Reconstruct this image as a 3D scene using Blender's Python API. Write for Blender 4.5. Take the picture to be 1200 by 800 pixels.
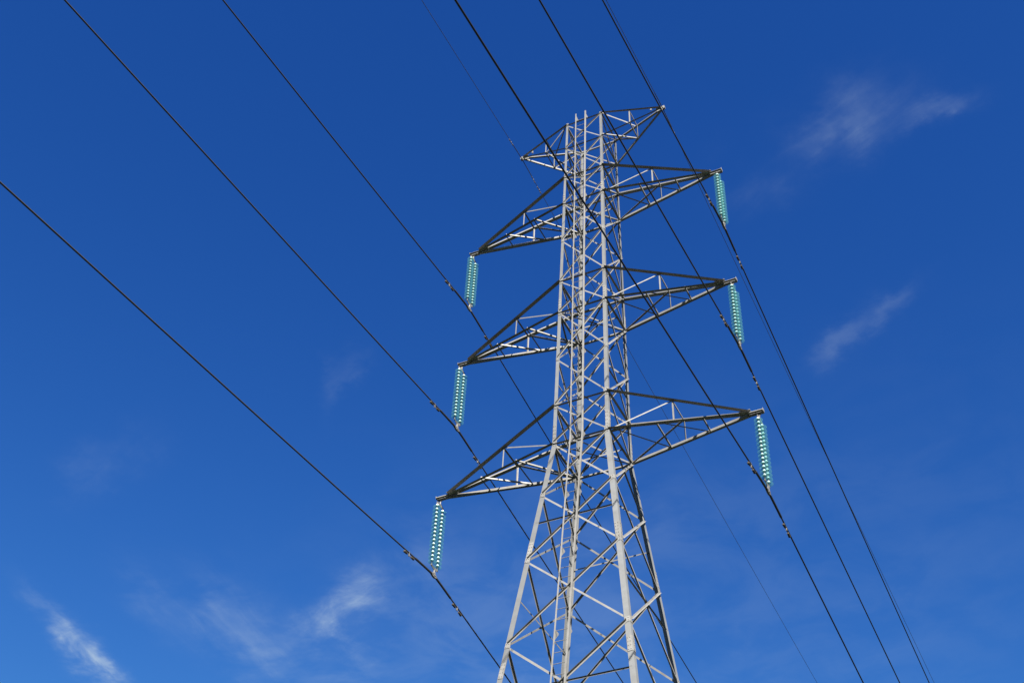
import bpy, bmesh, math, random
from mathutils import Vector, Matrix
random.seed(7)
scene = bpy.context.scene
C = scene.collection
for o in list(bpy.data.objects):
    bpy.data.objects.remove(o)

# ------------------------------------------------------------------ camera
cam = bpy.data.cameras.new('camera')
cam.sensor_fit = 'HORIZONTAL'; cam.sensor_width = 36.0; cam.lens = 47.12
cam.clip_start = 0.1; cam.clip_end = 20000
co = bpy.data.objects.new('camera', cam); C.objects.link(co)
R_ = Vector((0.898045, 0.438238, 0.038251)); U_ = Vector((0.278778, -0.634220, 0.721143)); F_ = Vector((-0.340292, 0.636956, 0.691729))
m = Matrix.Identity(4)
for i in range(3):
    m[i][0] = R_[i]; m[i][1] = U_[i]; m[i][2] = -F_[i]
m[0][3], m[1][3], m[2][3] = 13.0882, -30.3015, 1.6
co.matrix_world = m
scene.camera = co

# ------------------------------------------------------------------ sun, sky, exposure
SUN_EL, SUN_AZ = 42.0, 140.0        # degrees; azimuth clockwise from +Y seen from above
SUN_DIR = Vector((math.sin(math.radians(SUN_AZ)) * math.cos(math.radians(SUN_EL)),
                  math.cos(math.radians(SUN_AZ)) * math.cos(math.radians(SUN_EL)), math.sin(math.radians(SUN_EL))))
sl = bpy.data.lights.new('sun', 'SUN'); sl.energy = 5.0; sl.angle = math.radians(0.53); sl.color = (1.0, 0.95, 0.88)
so = bpy.data.objects.new('sun', sl); C.objects.link(so)
so.rotation_euler = SUN_DIR.to_track_quat('Z', 'Y').to_euler()
so.location = (30, -60, 80)

world = bpy.data.worlds.new('World'); scene.world = world; world.use_nodes = True
wt = world.node_tree; wt.nodes.clear()
def wn(t, **k):
    n = wt.nodes.new(t)
    for a, b in k.items(): setattr(n, a, b)
    return n
def wl(a, b): wt.links.new(a, b)
def wmath(op, a, b=None, clamp=False):
    n = wn('ShaderNodeMath', operation=op); n.use_clamp = clamp
    for i, v in enumerate((a, b)):
        if v is None: continue
        if isinstance(v, (int, float)): n.inputs[i].default_value = v
        else: wl(v, n.inputs[i])
    return n.outputs[0]
out = wn('ShaderNodeOutputWorld'); bg = wn('ShaderNodeBackground')
sky = wn('ShaderNodeTexSky', sky_type='NISHITA', sun_disc=False)
sky.sun_elevation = math.radians(SUN_EL); sky.sun_rotation = math.radians(SUN_AZ)
sky.altitude = 200; sky.air_density = 1.0; sky.dust_density = 0.35; sky.ozone_density = 3.0
# photographic grade of the whole sky: one power and one gain per channel
sc = wn('ShaderNodeSeparateColor'); wl(sky.outputs[0], sc.inputs[0]); cc = wn('ShaderNodeCombineColor')
GR = [(2.3, 0.185), (1.65, 0.333), (1.15, 0.708)]
ch = [wmath('MULTIPLY', wmath('POWER', sc.outputs[i], GR[i][0]), GR[i][1]) for i in range(3)]
def softcap(v, cap):
    n = wn('ShaderNodeMath', operation='SMOOTH_MIN'); wl(v, n.inputs[0]); n.inputs[1].default_value = cap; n.inputs[2].default_value = cap * .45; return n.outputs[0]
for i, cap in enumerate((1.25, 2.1, 3.5)): wl(softcap(ch[i], cap), cc.inputs[i])   # the haze at the horizon stays a pale blue
# thin cirrus: a layer seen overhead, so the pattern lives on the plane  q = direction.xy / direction.z
tc = wn('ShaderNodeTexCoord')
sep = wn('ShaderNodeSeparateXYZ'); wl(tc.outputs['Generated'], sep.inputs[0])
zc = wmath('MAXIMUM', sep.outputs[2], 0.05)
comb = wn('ShaderNodeCombineXYZ'); wl(wmath('DIVIDE', sep.outputs[0], zc), comb.inputs[0]); wl(wmath('DIVIDE', sep.outputs[1], zc), comb.inputs[1])
q = comb.outputs[0]
def noise(vec, scale, detail, rough, dist):
    n = wn('ShaderNodeTexNoise'); n.inputs['Scale'].default_value = scale; n.inputs['Detail'].default_value = detail
    n.inputs['Roughness'].default_value = rough; n.inputs['Distortion'].default_value = dist; wl(vec, n.inputs['Vector']); return n.outputs[0]
def fibres(ang, along, across):
    r = wn('ShaderNodeMapping'); r.inputs['Rotation'].default_value = (0, 0, math.radians(-ang)); wl(q, r.inputs[0])
    k = wn('ShaderNodeMapping'); k.inputs['Scale'].default_value = (along, across, 1); wl(r.outputs[0], k.inputs[0])
    f = noise(k.outputs[0], 1.0, 9, 0.60, 0.9)
    mr = wn('ShaderNodeMapRange', interpolation_type='SMOOTHSTEP'); mr.inputs[1].default_value = .34; mr.inputs[2].default_value = .74
    mr.inputs[3].default_value = .6; mr.inputs[4].default_value = 1.12; wl(f, mr.inputs[0]); return mr.outputs[0]
soft = noise(q, 9.0, 7, 0.58, 0.4)
sr = wn('ShaderNodeMapRange', interpolation_type='SMOOTHSTEP'); sr.inputs[1].default_value = .33; sr.inputs[2].default_value = .66; sr.inputs[3].default_value = .15; sr.inputs[4].default_value = 1.35; wl(soft, sr.inputs[0])
# warped position so the wisps have torn, uneven outlines
wnz = wn('ShaderNodeTexNoise'); wnz.inputs['Scale'].default_value = 9; wnz.inputs['Detail'].default_value = 7; wnz.inputs['Roughness'].default_value = .62; wl(q, wnz.inputs['Vector'])
vs = wn('ShaderNodeVectorMath', operation='SUBTRACT'); wl(wnz.outputs[1], vs.inputs[0]); vs.inputs[1].default_value = (.5, .5, .5)
vm = wn('ShaderNodeVectorMath', operation='MULTIPLY'); wl(vs.outputs[0], vm.inputs[0]); vm.inputs[1].default_value = (.13, .13, 0)
va = wn('ShaderNodeVectorMath', operation='ADD'); wl(q, va.inputs[0]); wl(vm.outputs[0], va.inputs[1])
qw = va.outputs[0]
# two families of wisps, combed along two wind directions: centre, 1/length vector, 1/width vector, strength
FAMILIES = [(97, 7, 34, [
 (-1.3497, 1.2596, 5.5934, 10.3258, -39.6244, -5.2461, .85), (-1.1009, 1.3119, 6.0, 9.8, -19.5, -1.2, .26),
 (-1.17, 1.19, 7.7, 12.7, -26.0, -1.6, .08), (-0.7784, 1.2529, 6.2273, 12.715, -18.6745, -1.4718, .08)]),
 (-24, 9, 40, [
 (-0.9394, 1.3073, 15.2659, 1.6165, 11.6872, 22.586, .52), (-0.985, 1.40, 12.0, 1.4, 8.0, 15.0, .16),
 (-0.091, 0.7821, 19.6435, -1.7934, 5.4217, 31.1417, .15), (-0.135, 0.80, 18.0, -1.7, 6.0, 30.0, .12),
 (-0.0074, 0.8043, 36.2437, -4.4521, 13.8196, 70.2208, .13), (-0.1102, 1.0302, 28.5916, -5.0483, 30.7361, 62.3783, .11),
 (-0.1677, 1.0491, 26.4255, -9.0939, 38.1217, 46.6458, .09), (-1.0441, 0.9154, 14.1468, 5.3214, 5.1587, 30.7421, .06),
 (-0.6982, 0.9058, 19.3324, -9.8501, 48.0108, 55.0442, .06)]),
 (-10, 2, 5, [(-0.726, 1.4547, 3.3, 1.0, 0.4, 4.0, .11), (-0.35, 1.62, 2.9, 1.0, 0.4, 3.4, .05)])]
cloud = None
for ang, along, across, wisps in FAMILIES:
    total = None
    for cx, cy, ax, ay, bx_, by_, st in wisps:
        d = wn('ShaderNodeVectorMath', operation='SUBTRACT'); wl(qw, d.inputs[0]); d.inputs[1].default_value = (cx, cy, 0)
        sq = []
        for vx, vy in ((ax, ay), (bx_, by_)):
            k = wn('ShaderNodeVectorMath', operation='DOT_PRODUCT'); wl(d.outputs[0], k.inputs[0]); k.inputs[1].default_value = (vx, vy, 0)
            sq.append(wmath('MULTIPLY', k.outputs['Value'], k.outputs['Value']))
        e = wmath('MULTIPLY', wmath('EXPONENT', wmath('MULTIPLY', wmath('ADD', *sq), -1.0)), st)
        total = e if total is None else wmath('ADD', total, e)
    total = wmath('MULTIPLY', wmath('MULTIPLY', total, fibres(ang, along, across)), sr.outputs[0])
    cloud = total if cloud is None else wmath('ADD', cloud, total)
cloud = wmath('MINIMUM', cloud, .8)
cm = wn('ShaderNodeMix', data_type='RGBA'); wl(cloud, cm.inputs[0]); wl(cc.outputs[0], cm.inputs[6]); cm.inputs[7].default_value = (2.2, 2.85, 3.6, 1)
wl(cm.outputs[2], bg.inputs[0]); bg.inputs[1].default_value = 0.05
wl(bg.outputs[0], out.inputs[0])

scene.view_settings.view_transform = 'Standard'; scene.view_settings.look = 'None'
scene.view_settings.exposure = 2.05; scene.view_settings.gamma = 1.0
scene.view_settings.use_curve_mapping = False

# ------------------------------------------------------------------ materials
def mat(name, col, rough=.6, metal=0.0, var=.12, scale=6.0, bump=0.0, stain=None, spec=.4):
    M = bpy.data.materials.new(name); M.use_nodes = True
    t = M.node_tree; b = t.nodes['Principled BSDF']
    b.inputs['Roughness'].default_value = rough; b.inputs['Metallic'].default_value = metal
    b.inputs['Specular IOR Level'].default_value = spec
    g = t.nodes.new('ShaderNodeNewGeometry')
    n = t.nodes.new('ShaderNodeTexNoise'); n.inputs['Scale'].default_value = scale; n.inputs['Detail'].default_value = 7; n.inputs['Roughness'].default_value = .62
    t.links.new(g.outputs['Position'], n.inputs['Vector'])
    oi = t.nodes.new('ShaderNodeObjectInfo')
    mr = t.nodes.new('ShaderNodeMapRange'); mr.inputs[1].default_value = .25; mr.inputs[2].default_value = .75
    mr.inputs[3].default_value = 1 - var; mr.inputs[4].default_value = 1 + var
    t.links.new(n.outputs[0], mr.inputs[0])
    m2 = t.nodes.new('ShaderNodeMapRange'); m2.inputs[3].default_value = 1 - var * .7; m2.inputs[4].default_value = 1 + var * .7
    t.links.new(oi.outputs['Random'], m2.inputs[0])
    mu = t.nodes.new('ShaderNodeMath'); mu.operation = 'MULTIPLY'; t.links.new(mr.outputs[0], mu.inputs[0]); t.links.new(m2.outputs[0], mu.inputs[1])
    c0 = t.nodes.new('ShaderNodeRGB'); c0.outputs[0].default_value = (*col, 1); src = c0.outputs[0]
    if stain:
        n2 = t.nodes.new('ShaderNodeTexNoise'); n2.inputs['Scale'].default_value = scale * .35; n2.inputs['Detail'].default_value = 6; n2.inputs['Distortion'].default_value = .6
        t.links.new(g.outputs['Position'], n2.inputs['Vector'])
        r2 = t.nodes.new('ShaderNodeMapRange'); r2.inputs[1].default_value = .5; r2.inputs[2].default_value = .78; r2.inputs[4].default_value = stain[3]
        t.links.new(n2.outputs[0], r2.inputs[0])
        mx = t.nodes.new('ShaderNodeMix'); mx.data_type = 'RGBA'; t.links.new(r2.outputs[0], mx.inputs[0]); t.links.new(src, mx.inputs[6]); mx.inputs[7].default_value = (*stain[:3], 1); src = mx.outputs[2]
    vmx = t.nodes.new('ShaderNodeVectorMath'); vmx.operation = 'SCALE'; t.links.new(src, vmx.inputs[0]); t.links.new(mu.outputs[0], vmx.inputs['Scale'])
    t.links.new(vmx.outputs[0], b.inputs['Base Color'])
    if bump:
        bp = t.nodes.new('ShaderNodeBump'); bp.inputs['Strength'].default_value = bump; bp.inputs['Distance'].default_value = .01
        t.links.new(n.outputs[0], bp.inputs['Height']); t.links.new(bp.outputs[0], b.inputs['Normal'])
    return M
LEGSTEEL = mat('galvanised_leg_steel', (.138, .142, .142), .58, .3, .12, 4.0, 0, (.11, .105, .092, .6), .15)
STEEL = mat('galvanised_steel', (.170, .166, .155), .60, .30, .15, 5.0, 0, (.115, .105, .088, .6), .15)
PLATE = mat('dull_zinc_plate', (.175, .172, .162), .65, .3, .16, 9.0, 0, (.10, .085, .065, .6), .15)
FITTING = mat('fitting_zinc', (.13, .125, .112), .5, .2, .15, 14.0, 0, (.12, .09, .06, .6))
CAPM = mat('insulator_cap_zinc', (.58, .575, .545), .4, .1, .08, 20.0)
DAMP = mat('damper_weight_iron', (.036, .028, .018), .7, .0, .2, 20.0)
WIRE = mat('weathered_conductor', (.016, .016, .017), .6, .1, .15, 30.0)
EWIRE = mat('weathered_steel_wire', (.035, .035, .038), .6, .1, .15, 30.0)
CONC = mat('concrete', (.20, .195, .18), .9, 0, .15, 3.0, .3, (.12, .115, .10, .6))
GLASS = bpy.data.materials.new('teal_glass'); GLASS.use_nodes = True
t = GLASS.node_tree; b = t.nodes['Principled BSDF']
b.inputs['Base Color'].default_value = (.065, .165, .17, 1); b.inputs['IOR'].default_value = 1.5
n = t.nodes.new('ShaderNodeTexNoise'); n.inputs['Scale'].default_value = 25
r2 = t.nodes.new('ShaderNodeMapRange'); r2.inputs[3].default_value = .15; r2.inputs[4].default_value = .30
t.links.new(n.outputs[0], r2.inputs[0]); t.links.new(r2.outputs[0], b.inputs['Roughness'])
tr = t.nodes.new('ShaderNodeBsdfTransparent'); tr.inputs[0].default_value = (.86, .98, .985, 1)
tl = t.nodes.new('ShaderNodeBsdfTranslucent'); tl.inputs[0].default_value = (.095, .245, .25, 1)
m1 = t.nodes.new('ShaderNodeMixShader'); m1.inputs[0].default_value = .45; t.links.new(b.outputs[0], m1.inputs[1]); t.links.new(tl.outputs[0], m1.inputs[2])
m2 = t.nodes.new('ShaderNodeMixShader'); m2.inputs[0].default_value = .78; t.links.new(m1.outputs[0], m2.inputs[1]); t.links.new(tr.outputs[0], m2.inputs[2])
t.links.new(m2.outputs[0], t.nodes['Material Output'].inputs[0])
GRASS = mat('dark_heath', (.018, .023, .014), .95, 0, .15, .8, .4, (.022, .020, .015, .7), 0.05)

# ------------------------------------------------------------------ helpers
def link(name, me, M, parent=None):
    o = bpy.data.objects.new(name, me); C.objects.link(o)
    if M and not me.materials: me.materials.append(M)
    if parent: o.parent = parent
    return o
def bmobj(name, bm, M, parent=None):
    bmesh.ops.recalc_face_normals(bm, faces=bm.faces)
    me = bpy.data.meshes.new(name); bm.to_mesh(me); bm.free()
    return link(name, me, M, parent)
def empty(name, loc, parent=None):
    o = bpy.data.objects.new(name, None); C.objects.link(o); o.location = loc; o.empty_display_size = .3
    if parent: o.parent = parent
    return o
def tag(o, label, cat, group=None):
    o['label'] = label; o['category'] = cat
    if group: o['group'] = group
def prism(bm, prof, p, q, ex, ey):
    a = [bm.verts.new(p + ex * x + ey * y) for x, y in prof]; b = [bm.verts.new(q + ex * x + ey * y) for x, y in prof]
    k = len(prof)
    for i in range(k): bm.faces.new((a[i], a[(i + 1) % k], b[(i + 1) % k], b[i]))
    bm.faces.new(a[::-1]); bm.faces.new(b)
def frame(p, q, n, v):
    d = (q - p).normalized(); n = (n - d * n.dot(d)).normalized(); w = d.cross(n)
    if w.dot(v) < 0: w = -w
    return d, n, w
def angle_bm(bm, p, q, b, n, v, out=False, t=None, shift=0.0, b2=None):
    """rolled steel angle: one flange flat in the plane facing n, the other along the edge on the v side,
    pointing inward (-n) or outward (+n)."""
    t = t or max(.006, b * .06)
    d, n, w = frame(p, q, n, v)
    h = b / 2; c = b2 or b
    if out: prof = [(-h, -t), (h, -t), (h, c - t), (h - t, c - 3 * t), (h - t, 0), (-h, 0)]   # rolled toe
    else: prof = [(-h + 2 * t, -t), (h - t, -t), (h - t, -c), (h, -c), (h, 0), (-h, 0)]
    s = n * shift
    prism(bm, prof, p + s, q + s, w, n)
def angle(name, parent, p, q, b, n, v, out=False, shift=0.0, M=None, b2=None, t=None):
    bm = bmesh.new(); angle_bm(bm, p, q, b, n, v, out, t, shift, b2)
    return bmobj(name, bm, M or STEEL, parent)
def box(bm, c, ex, ey, ez, sx, sy, sz):
    prism(bm, [(-sx / 2, -sy / 2), (sx / 2, -sy / 2), (sx / 2, sy / 2), (-sx / 2, sy / 2)], c - ez * sz / 2, c + ez * sz / 2, ex, ey)
def cyl(bm, p, q, r, k=6, r2=None):
    d = (q - p).normalized(); ex = d.orthogonal().normalized(); ey = d.cross(ex); r2 = r if r2 is None else r2
    a = [bm.verts.new(p + (ex * math.cos(i * 2 * math.pi / k) + ey * math.sin(i * 2 * math.pi / k)) * r) for i in range(k)]
    b = [bm.verts.new(q + (ex * math.cos(i * 2 * math.pi / k) + ey * math.sin(i * 2 * math.pi / k)) * r2) for i in range(k)]
    for i in range(k): bm.faces.new((a[i], a[(i + 1) % k], b[(i + 1) % k], b[i]))
    bm.faces.new(a[::-1]); bm.faces.new(b)
def tube(bm, pts, r, k=8):
    rings = []
    for i, p in enumerate(pts):
        d = (pts[min(i + 1, len(pts) - 1)] - pts[max(i - 1, 0)]).normalized()
        ex = d.cross(Vector((1, 0, 0.0))).normalized(); ey = d.cross(ex)
        rings.append([bm.verts.new(p + (ex * math.cos(a * 2 * math.pi / k) + ey * math.sin(a * 2 * math.pi / k)) * r) for a in range(k)])
    for a, b in zip(rings, rings[1:]):
        for i in range(k): bm.faces.new((a[i], a[(i + 1) % k], b[(i + 1) % k], b[i]))
    bm.faces.new(rings[0][::-1]); bm.faces.new(rings[-1])
def plate_with_bolts(name, parent, c, n, ex, sx, sy, t, rows, cols, M=PLATE, k=6):
    bm = bmesh.new(); ey = n.cross(ex).normalized()
    box(bm, c + n * t / 2, ex, ey, n, sx, sy, t)
    for i in range(cols):
        for j in range(rows):
            a = c + ex * sx * ((i + .5) / cols - .5) + ey * sy * ((j + .5) / rows - .5) + n * t
            cyl(bm, a, a + n * .012, .012, k)
    return bmobj(name, bm, M, parent)
X, Y, Z = Vector((1, 0, 0)), Vector((0, 1, 0)), Vector((0, 0, 1))

# ------------------------------------------------------------------ ground
bm = bmesh.new()
bmesh.ops.create_grid(bm, x_segments=60, y_segments=60, size=4000)
for v in bm.verts:
    r = v.co.length
    if r > 250: v.co.z = (math.sin(v.co.x * .0021 + 1) * math.cos(v.co.y * .0017) - .9) * min(1, (r - 250) / 900) * 7 - .0
g = bmobj('ground', bm, GRASS); g['kind'] = 'structure'; g['label'] = 'open grassy field under the power line'

# ------------------------------------------------------------------ tower
LV = {'top': 44.876, 'pk': 43.361, 'a1u': 41.56, 'a1l': 40.017, 'm1': 37.948, 'a2u': 35.808, 'a2l': 34.242, 'm2': 32.033, 'a3u': 29.985, 'a3l': 28.389,
      'n1': 26.266, 'n2': 23.792, 'n3': 20.888, 'n4': 17.48, 'n5': 13.48, 'n6': 8.79, 'n7': 3.3, 'base': .35}
ORDER = list(LV)
def hw(z): return .960 + (.756 - .960) * (z - 28.389) / (44.876 - 28.389) if z >= 28.389 else .960 + .11644 * (28.389 - z)
CR = {'A': (-1, -1), 'B': (1, -1), 'C': (1, 1), 'D': (-1, 1)}      # the four corners
def corner(c, z, inset=0.0):
    w = hw(z) - inset; return Vector((CR[c][0] * w, CR[c][1] * w, z))
def legb(z): return .088 if z > 40 else .105 if z > 34.2 else .118 if z > 28.3 else .16 if z > 13 else .20
tower = empty('transmission_tower', (0, 0, 0))
tag(tower, 'tall grey galvanised steel lattice transmission tower with ladder and six main crossarms', 'transmission tower')

# legs: three lengths at each corner, spliced with bolted cover plates
for c, (sx, sy) in CR.items():
    for za, zb, b in ((44.95, 40.0, .088), (40.0, 34.2, .105), (34.2, 28.389, .118), (28.389, 13.4, .16), (13.4, .30, .20)):
        p, q = corner(c, za), corner(c, zb); bm = bmesh.new(); t = .013
        d = (q - p).normalized()
        ex = Vector((-sx, 0, 0)); ey = Vector((0, -sy, 0))
        ex = (ex - d * ex.dot(d)).normalized(); ey = (ey - d * ey.dot(d)).normalized()
        prism(bm, [(0, 0), (b, 0), (b, t), (t, t), (t, b), (0, b)], p, q, ex, ey)
        bmobj('leg', bm, LEGSTEEL, tower)
    for zs, h, rows in ((40.35, .42, 3), (34.62, .50, 4), (28.85, .62, 4), (24.15, .62, 5), (20.1, .5, 4), (13.4, .6, 4)):
        b = legb(zs) * .86; p = corner(c, zs); d = (corner(c, zs + 1) - p).normalized()
        for n, ex0 in ((Vector((sx, 0, 0)), Vector((0, -sy, 0))), (Vector((0, sy, 0)), Vector((-sx, 0, 0)))):
            nn = (n - d * n.dot(d)).normalized()
            e1 = nn.cross(d).normalized()
            if e1.dot(ex0) < 0: e1 = -e1
            plate_with_bolts('splice_plate', tower, p + e1 * (legb(zs) * .52), nn, d, h, b, .012, 2, rows)

FACES = [('A', 'B', Vector((0, -1, 0))), ('B', 'C', Vector((1, 0, 0))), ('D', 'C', Vector((0, 1, 0))), ('A', 'D', Vector((-1, 0, 0)))]
def face_pt(c, o, z, f=.5):
    """a point on the face near corner c, set in from the corner towards corner o"""
    p = corner(c, z); r = corner(o, z); return p + (r - p).normalized() * legb(z) * f
def brace_size(z): return .043 if z > 40 else .047 if z > 34 else .050 if z > 28 else .057 if z > 20 else .066
# which diagonal of each face lies outside the leg flange with its free flange standing out
OUTDIAG = [1, 1, 0, 1]
for i in range(len(ORDER) - 2):
    zu, zl = LV[ORDER[i]], LV[ORDER[i + 1]]
    for f, (a, b, n) in enumerate(FACES):
        hi_a, lo_a, hi_b, lo_b = face_pt(a, b, zu - .05), face_pt(a, b, zl + .05), face_pt(b, a, zu - .05), face_pt(b, a, zl + .05)
        nn = (hi_b - hi_a).cross(lo_a - hi_a).normalized()
        if nn.dot(n) < 0: nn = -nn
        s = brace_size(zl)
        for k, (p, q) in enumerate(((hi_a, lo_b), (lo_a, hi_b))):
            outside = k == OUTDIAG[f]
            low = f in (1, 3) and k == 1
            angle('diagonal_brace', tower, p, q, s, nn, -Z if low else Z, outside, .009 if outside else -.019)
        # light secondary members from leg to the crossing of the diagonals
        pan = ORDER[i]
        if (pan in ('m2', 'n2', 'n4') and f in (1, 3)) or (pan in ('n1', 'n3', 'n5') and f in (0, 2)) or pan in ('n6',):
            wu, wl_ = hw(zu), hw(zl); tt = wu / (wu + wl_); zm = zu + (zl - zu) * tt
            ctr = (corner(a, zm) + corner(b, zm)) / 2
            for c_, o_ in ((a, b), (b, a)):
                angle('secondary_brace', tower, face_pt(c_, o_, zm), ctr, .04, nn, Z, True, -.03)
for lv in ('top', 'pk', 'a1u', 'a1l', 'a2u', 'a2l', 'a3u', 'a3l', 'n7'):
    z = LV[lv]; s = .060 if lv in ('top', 'pk') else .08
    for a, b, n in FACES:
        angle('horizontal_brace', tower, face_pt(a, b, z, .2), face_pt(b, a, z, .2), s, -Z, -n, False, .03, b2=s * .6)
for lv in ('a1l', 'a2l', 'a3l'):
    z = LV[lv] - .02
    angle('plan_brace', tower, corner('A', z, .08), corner('C', z, .08), .055, Vector((0, 0, -1)), Vector((-1, 1, 0)), False, .0, b2=.03)
    angle('plan_brace', tower, corner('B', z, .08), corner('D', z, .08), .055, Vector((0, 0, -1)), Vector((1, 1, 0)), False, .012, b2=.03)
    zz = LV[lv] - .06; w = hw(zz)
    angle('plan_brace', tower, Vector((-w * .98, w * .1, zz)), Vector((w * .98, w * .1, zz)), .06, Vector((0, -1, 0)), Z, False, 0)
# gussets where the main members meet the legs
for lv in ('top', 'pk', 'a1u', 'a1l', 'a2u', 'a2l', 'a3u', 'a3l', 'm1', 'm2', 'n1', 'n2', 'n3'):
    z = LV[lv]; big = lv[0] in 'a'
    for a, b, n in FACES:
        for c_, o_ in ((a, b), (b, a)):
            e = (corner(o_, z) - corner(c_, z)).normalized()
            d = (corner(c_, z + .5) - corner(c_, z - .001)).normalized()
            nn = e.cross(d).normalized()
            if nn.dot(n) < 0: nn = -nn
            wd = legb(z) * (1.25 if big else .9)
            plate_with_bolts('gusset_plate', tower, corner(c_, z) + e * (wd * .5 + .004), nn, d, .30 if big else .17, wd, .010, 2, 3 if big else 2, PLATE)

# ---- crossarms
def crossarm(name, s, zu, zl, L, zt, peak=False):
    root = empty(name, (s * hw(zl), 0, zl)); root.parent = tower
    inv = Matrix.Translation((-s * hw(zl), 0, -zl))
    made = []
    def A(nm, p, q, b, n, v, out=False, shift=0.0, M=None, b2=None, t=None):
        o = angle(nm, None, p, q, b, n, v, out, shift, M, b2, t); made.append(o); return o
    xe = L - .28 if not peak else L - .06
    ye = .075 if not peak else .05
    ends = {}
    for fy in (-1, 1):
        ru = Vector((s * (hw(zu) - .03), fy * (hw(zu) + .02), zu)); rl = Vector((s * (hw(zl) - .03), fy * (hw(zl) + .02), zl))
        eu = Vector((s * xe, fy * ye, zt + (.07 if not peak else .06))); el = Vector((s * xe, fy * ye, zt + (.0 if not peak else -.02)))
        if peak: eu.z = zt + .05
        ends[fy] = (ru, eu, rl, el)
        inn = Vector((0, -fy, 0))
        A('chord', ru, eu, .145 if not peak else .08, -Z, inn, b2=.05 if not peak else .04, t=.005)
        A('chord', rl, el, .10 if not peak else .065, -Z, inn, b2=(.05 if fy < 0 else .085) if not peak else (.04 if fy < 0 else .06), t=.005)
    def on(fy, up, t):
        ru, eu, rl, el = ends[fy]; return ru.lerp(eu, t) if up else rl.lerp(el, t)
    tp = .47
    for fy in (-1, 1):
        n = Vector((0, fy, 0)); bb = .043
        A('post', on(fy, True, tp), on(fy, False, tp), bb, n, Vector((s, 0, 0)), False, -.02)
        if peak: A('diagonal_brace', on(fy, True, .02), on(fy, False, tp), bb, n, Z, False, -.035)
        else: A('diagonal_brace', on(fy, False, .02), on(fy, True, tp), .047, n, Z, False, -.035)
    if peak:
        A('strut', on(-1, True, tp), on(1, True, tp), .04, Z, Vector((s, 0, 0)), False, -.02)
        A('strut', on(-1, False, tp), on(1, False, tp), .04, -Z, Vector((s, 0, 0)), False, -.02)
        A('diagonal_brace', on(-1, True, .03), on(1, True, tp), .04, Z, X, False, -.035)
        A('diagonal_brace', on(-s, False, .03), on(s, False, tp), .04, -Z, X, False, -.035)
    else:
        A('strut', on(-1, True, tp), on(1, True, tp), .045, Z, Vector((s, 0, 0)), False, -.02)
        f0 = -s
        t1, t2 = .345, .675
        A('strut', on(-1, False, t1), on(1, False, t1), .048, -Z, Vector((s, 0, 0)), False, -.02)
        A('strut', on(-1, False, t2), on(1, False, t2), .045, -Z, Vector((s, 0, 0)), False, -.02)
        A('diagonal_brace', on(f0, False, .01), on(-f0, False, t1), .052, -Z, Vector((-s, s, 0)), False, -.035, b2=.03 if s > 0 else None)
        A('diagonal_brace', on(f0, False, t1), on(-f0, False, t2), .048, -Z, Vector((-s, s, 0)), False, -.035, b2=.03 if s > 0 else None)
    # tip
    bm = bmesh.new(); c = Vector((s * L, 0, zt))
    if not peak:
        for fy in (-1, 1):   # a pair of angles with their flat flanges down and outward, gusseted to the chords
            y = fy * .030
            box(bm, Vector((s * (L - .11), y, zt + .040)), X, Y, Z, .50, .010, .085)
            box(bm, Vector((s * (L - .11), y + fy * .037, zt - .0075)), X, Y, Z, .50, .085, .009)
            for k in range(5):
                a = Vector((s * (L - .31 + k * .10), y + fy * .035, zt - .012)); cyl(bm, a, a - Z * .016, .012)
        box(bm, Vector((s * (L + .146), 0, zt + .035)), X, Y, Z, .012, .15, .10)
        o = bmobj('tip_beam', bm, PLATE); made.append(o)
        bm = bmesh.new()
        box(bm, Vector((s * (L - .42), 0, zt + .125)), X, Y, Z, .36, .20, .012)
        made.append(bmobj('gusset_plate', bm, PLATE))
    else:
        for fy in (-1, 1):
            box(bm, Vector((s * (L - .10), fy * .05, zt + .015)), X, Y, Z, .34, .012, .14)
        box(bm, Vector((s * (L + .05), 0, zt + .015)), X, Y, Z, .05, .115, .10)
        cyl(bm, Vector((s * (L + .0), -.08, zt - .02)), Vector((s * L, .08, zt - .02)), .014)
        made.append(bmobj('tip_beam', bm, PLATE))
        bm = bmesh.new()
        box(bm, Vector((s * (L - .48), -.06, zt + .12)), X, Y, Z, .05, .05, .14)
        made.append(bmobj('lug', bm, STEEL))
    for o in made:
        o.parent = root; o.data.transform(inv)
    return root
ARMS = [(1, 'a1u', 'a1l', 4.979, 39.911), (2, 'a2u', 'a2l', 5.069, 34.125), (3, 'a3u', 'a3l', 5.44, 28.258)]
for s in (-1, 1):
    crossarm('earth_wire_arm', s, LV['top'], LV['pk'], 3.062, 44.811, True)
    for k, u, l, L, zt in ARMS: crossarm('crossarm', s, LV[u], LV[l], L, zt)

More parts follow.
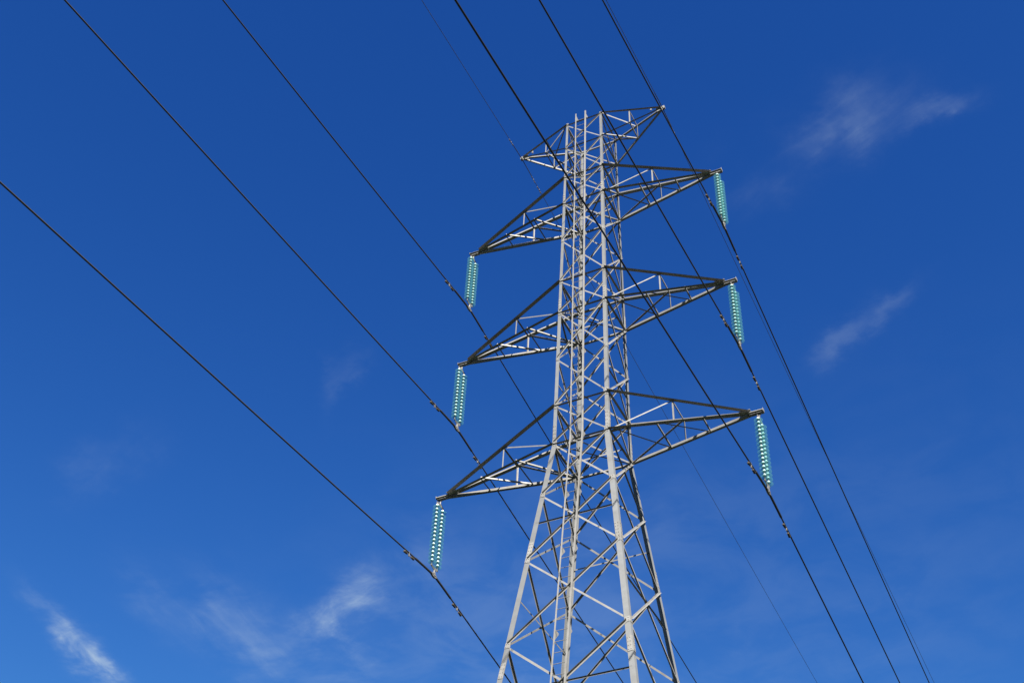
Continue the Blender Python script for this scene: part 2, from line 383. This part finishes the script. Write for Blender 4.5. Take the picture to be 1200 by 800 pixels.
# ---- ladder on the face towards -Y
lad = empty('climbing_ladder', (0, 0, 0), tower)
OFF, LX, LW = .20, -.055, .40
def ladpt(x, z): return Vector((x, -hw(z) - OFF, z))
for sx in (-1, 1):
    x = LX + sx * LW / 2
    for za, zb in ((45.12, 28.389), (28.389, 2.6)):
        angle('ladder_rail', lad, ladpt(x, za), ladpt(x, zb), .048, Vector((0, -1, 0)), Vector((sx, 0, 0)), False, 0)
rm = None; z = 2.9
while z < 45.0:
    p = ladpt(LX, z)
    if rm is None:
        bm = bmesh.new(); cyl(bm, Vector((-LW / 2, .03, 0)), Vector((LW / 2, .03, 0)), .010, 6); o = bmobj('rung', bm, STEEL, lad); rm = o.data
    else: o = link('rung', rm, None, lad)
    o.location = p; z += .36
for z in (44.95, 40.05, 37.9, 34.27, 32.0, 28.42, 26.0, 23.8, 20.9, 17.5, 13.5, 8.8, 3.4):
    for sx in (-1, 1):
        x = LX + sx * (LW / 2 + .0); bm = bmesh.new(); p = ladpt(x, z)
        tri = [(.0, .05), (.0, -.28), (OFF + .03, .0), (OFF + .03, .05)]
        prism(bm, tri, p - X * .005 + Y * .012, p + X * .005 + Y * .012, Y, Z)
        bmobj('ladder_bracket', bm, STEEL, lad)
# concrete footings
for c, (sx, sy) in CR.items():
    bm = bmesh.new(); p = corner(c, .3)
    a = [(-.55, -.55), (.55, -.55), (.55, .55), (-.55, .55)]
    lo = [bm.verts.new((p.x + x * 1.1, p.y + y * 1.1, -.15)) for x, y in a]; hi = [bm.verts.new((p.x + x, p.y + y, .36)) for x, y in a]
    for i in range(4): bm.faces.new((lo[i], lo[(i + 1) % 4], hi[(i + 1) % 4], hi[i]))
    bm.faces.new(hi); bm.faces.new(lo[::-1])
    bmesh.ops.bevel(bm, geom=list(bm.edges), offset=.03, segments=1, affect='EDGES')
    bmobj('concrete_footing', bm, CONC, tower)

# ------------------------------------------------------------------ insulators
def lathe(prof, k=20):
    bm = bmesh.new(); rings = []
    for r, z in prof: rings.append([bm.verts.new((r * math.cos(i * 2 * math.pi / k), r * math.sin(i * 2 * math.pi / k), z)) for i in range(k)])
    for a, b in zip(rings, rings[1:]):
        for i in range(k): bm.faces.new((a[i], a[(i + 1) % k], b[(i + 1) % k], b[i]))
    return bm
def finish(bm, name, M, smooth=True):
    bmesh.ops.remove_doubles(bm, verts=bm.verts, dist=1e-5); bmesh.ops.recalc_face_normals(bm, faces=bm.faces)
    me = bpy.data.meshes.new(name); bm.to_mesh(me); bm.free(); me.materials.append(M)
    if smooth: me.polygons.foreach_set('use_smooth', [True] * len(me.polygons))
    return me
GAP = .152
disc_me = finish(lathe([(.0, .010), (.05, .008), (.092, -.004), (.122, -.020), (.138, -.034), (.135, -.042), (.118, -.034), (.098, -.024), (.094, -.044), (.086, -.044), (.080, -.022), (.066, -.018), (.062, -.040), (.054, -.040), (.048, -.016), (.0, -.014)], 22), 'glass_disc', GLASS)
cap_me = finish(lathe([(0, .080), (.028, .080), (.038, .070), (.044, .050), (.047, .020), (.056, .010), (.056, .0085), (0, .0085)], 12), 'metal_cap', CAPM)
pin_me = finish(lathe([(0, -.0145), (.020, -.0145), (.014, -.03), (.012, -.078), (0, -.078)], 8), 'metal_pin', FITTING)
SEP, NS = .18, 15
def insulator(s, L, zt, label):
    root = empty('insulator_string', (s * L, 0, zt)); tag(root, label, 'insulator', 'glass insulator strings under the crossarms')
    def part(nm, build, M):
        bm = bmesh.new(); build(bm); return bmobj(nm, bm, M, root)
    def hang(bm):
        for dx in (-.10, .10):   # two hooks from the beam closing on one link
            cyl(bm, Vector((dx, 0, .0)), Vector((dx * .9, 0, -.06)), .013); cyl(bm, Vector((dx * .9, 0, -.06)), Vector((dx * .12, 0, -.15)), .013)
        cyl(bm, Vector((0, 0, -.13)), Vector((0, 0, -.25)), .018)
    part('hanger_link', hang, FITTING)
    def yoke(z, up):
        def f(bm):
            k = 1 if up else -1
            pr = [(-SEP - .045, -.035 * k), (SEP + .045, -.035 * k), (SEP + .045, .01 * k), (.05, .075 * k), (-.05, .075 * k), (-SEP - .045, .01 * k)]
            prism(bm, pr, Vector((-.009, 0, z)), Vector((.009, 0, z)), Y, Z)
            for y in (-SEP, SEP, 0): cyl(bm, Vector((-.026, y, z + (.05 * k if y == 0 else -.012 * k))), Vector((.026, y, z + (.05 * k if y == 0 else -.012 * k))), .017)
        return f
    part('yoke_plate', yoke(-.28, True), FITTING)
    ztop = -.43
    for sy in (-1, 1):
        y = sy * SEP
        def links(bm, y=y):
            cyl(bm, Vector((0, y, -.27)), Vector((0, y, ztop + .07)), .014)
        part('ball_link', links, FITTING)
        for k in range(NS):
            d = link('glass_disc', disc_me, None, root); d.location = (0, y, ztop - k * GAP)
            link('metal_cap', cap_me, None, d); link('metal_pin', pin_me, None, d)
        def links2(bm, y=y):
            cyl(bm, Vector((0, y, ztop - (NS - 1) * GAP - .07)), Vector((0, y, -2.70)), .014)
        part('ball_link', links2, FITTING)
    part('yoke_plate', yoke(-2.72, False), FITTING)
    def clamp(bm):
        cyl(bm, Vector((0, 0, -2.77)), Vector((0, 0, -2.90)), .017)
        for dx in (-.04, .04): box(bm, Vector((dx, 0, -2.94)), X, Y, Z, .012, .06, .15)
        pr = [(-.17, .012), (-.06, .055), (.06, .055), (.17, .012), (.17, -.02), (.07, -.062), (-.07, -.062), (-.17, -.02)]
        prism(bm, pr, Vector((-.033, 0, -2.994)), Vector((.033, 0, -2.994)), Y, Z)
        for y in (-.07, .07): cyl(bm, Vector((-.05, y, -2.975)), Vector((.05, y, -2.975)), .012)
    part('suspension_clamp', clamp, FITTING)
    return root
LEVN = {1: 'topmost', 2: 'middle', 3: 'lowest'}
SIDE = {-1: 'whose wire runs behind the tower', 1: 'whose wire crosses before the tower'}
for s in (-1, 1):
    for k, u, l, L, zt in ARMS:
        insulator(s, L, zt, 'twin teal glass insulator string under the %s crossarm %s' % (LEVN[k], SIDE[s]))

# ------------------------------------------------------------------ conductors
def wire_z(u, s, c): # rounded over the clamp
    a = .22
    return s * (math.sqrt(u * u + a * a) - a) + c * u * u
def wire(name, x, z0, sn, sf, r, M, label, cat, group, armour, dampers, small=False, span=300):
    c = .00025
    def pt(v): # v<0 towards -Y
        return Vector((x, v, z0 + wire_z(abs(v), sf if v > 0 else sn, c)))
    vs = []
    for i in range(0, 41): vs.append(i * .06)
    v = 2.4
    while v < span: v *= 1.045; vs.append(v)
    pts = [pt(-v) for v in vs[:0:-1]] + [pt(v) for v in vs]
    root = empty(name, (x, 0, z0)); inv = Matrix.Translation((-x, 0, -z0))
    tag(root, label, cat, group)
    def put(o, par=root):
        o.data.transform(inv); o.parent = par; return o
    bm = bmesh.new(); tube(bm, pts, r, 8); o = put(bmobj('cable', bm, M)); o.data.polygons.foreach_set('use_smooth', [True] * len(o.data.polygons))
    if armour:
        bm = bmesh.new(); n = 24; tube(bm, [pt(-armour + 2 * armour * i / n) for i in range(n + 1)], r * 1.55, 8)
        put(bmobj('armour_rod', bm, M))
    for v in dampers:
        p = pt(v); d = (pt(v + .05) - pt(v - .05)).normalized(); up = X.cross(d).normalized()
        if up.z < 0: up = -up
        h = .085 if not small else .035; half = .21 if not small else .13; wr = .040 if not small else .022; wlh = .085 if not small else .04
        tilt = random.uniform(-.12, .12)
        bm = bmesh.new(); box(bm, p - up * h * .5, X, d, up, .035 if not small else .03, .045, h + r * 3)
        q0 = p - up * h
        e = (d + up * tilt).normalized(); e2 = (d - up * tilt).normalized()
        cyl(bm, q0 - e2 * half, q0 + e * half, .008, 6)
        dm = put(bmobj('vibration_damper', bm, FITTING))
        for sg, ee in ((1, e), (-1, e2)):
            bm = bmesh.new(); a = q0 + ee * sg * (half - wlh); b_ = q0 + ee * sg * (half + wlh * .9)
            cyl(bm, a, b_, wr * .82, 8, wr); cyl(bm, b_, b_ + ee * sg * .02, wr, 8, wr * .6)
            w = bmobj('damper_weight', bm, DAMP if not small else FITTING); w.data.transform(inv); w.parent = dm
    return root
SL = {(3, -1): (-.1073, -.1524), (2, -1): (-.1077, -.1387), (1, -1): (-.1017, -.1368), (3, 1): (-.1075, -.1238), (2, 1): (-.1091, -.1142), (1, 1): (-.1178, -.128)}
PASS = {-1: 'passing behind the tower', 1: 'crossing before the tower'}
for s in (-1, 1):
    for k, u, l, L, zt in ARMS:
        sn, sf = SL[(k, s)]
        wire('conductor', s * L, zt - 2.994, sn, sf, .0235, WIRE, 'black power conductor clamped below the %s crossarm, %s' % (LEVN[k], PASS[s]), 'power line', 'phase conductors of the line', 1.15, (-1.55, 1.62))
wire('earth_wire', -3.062, 44.811 - .07, -.0528, -.0797, .0105, EWIRE, 'thin earth wire with beaded dampers on the top arm, passing behind the tower', 'power line', 'earth wires of the line', .9, (-1.05, 1.05, 1.6), True)
wire('earth_wire', 3.062, 44.811 - .07, -.0863, -.069, .0105, EWIRE, 'thin earth wire from the top arm running close beside a thick conductor', 'power line', 'earth wires of the line', .9, (1.2,), True)
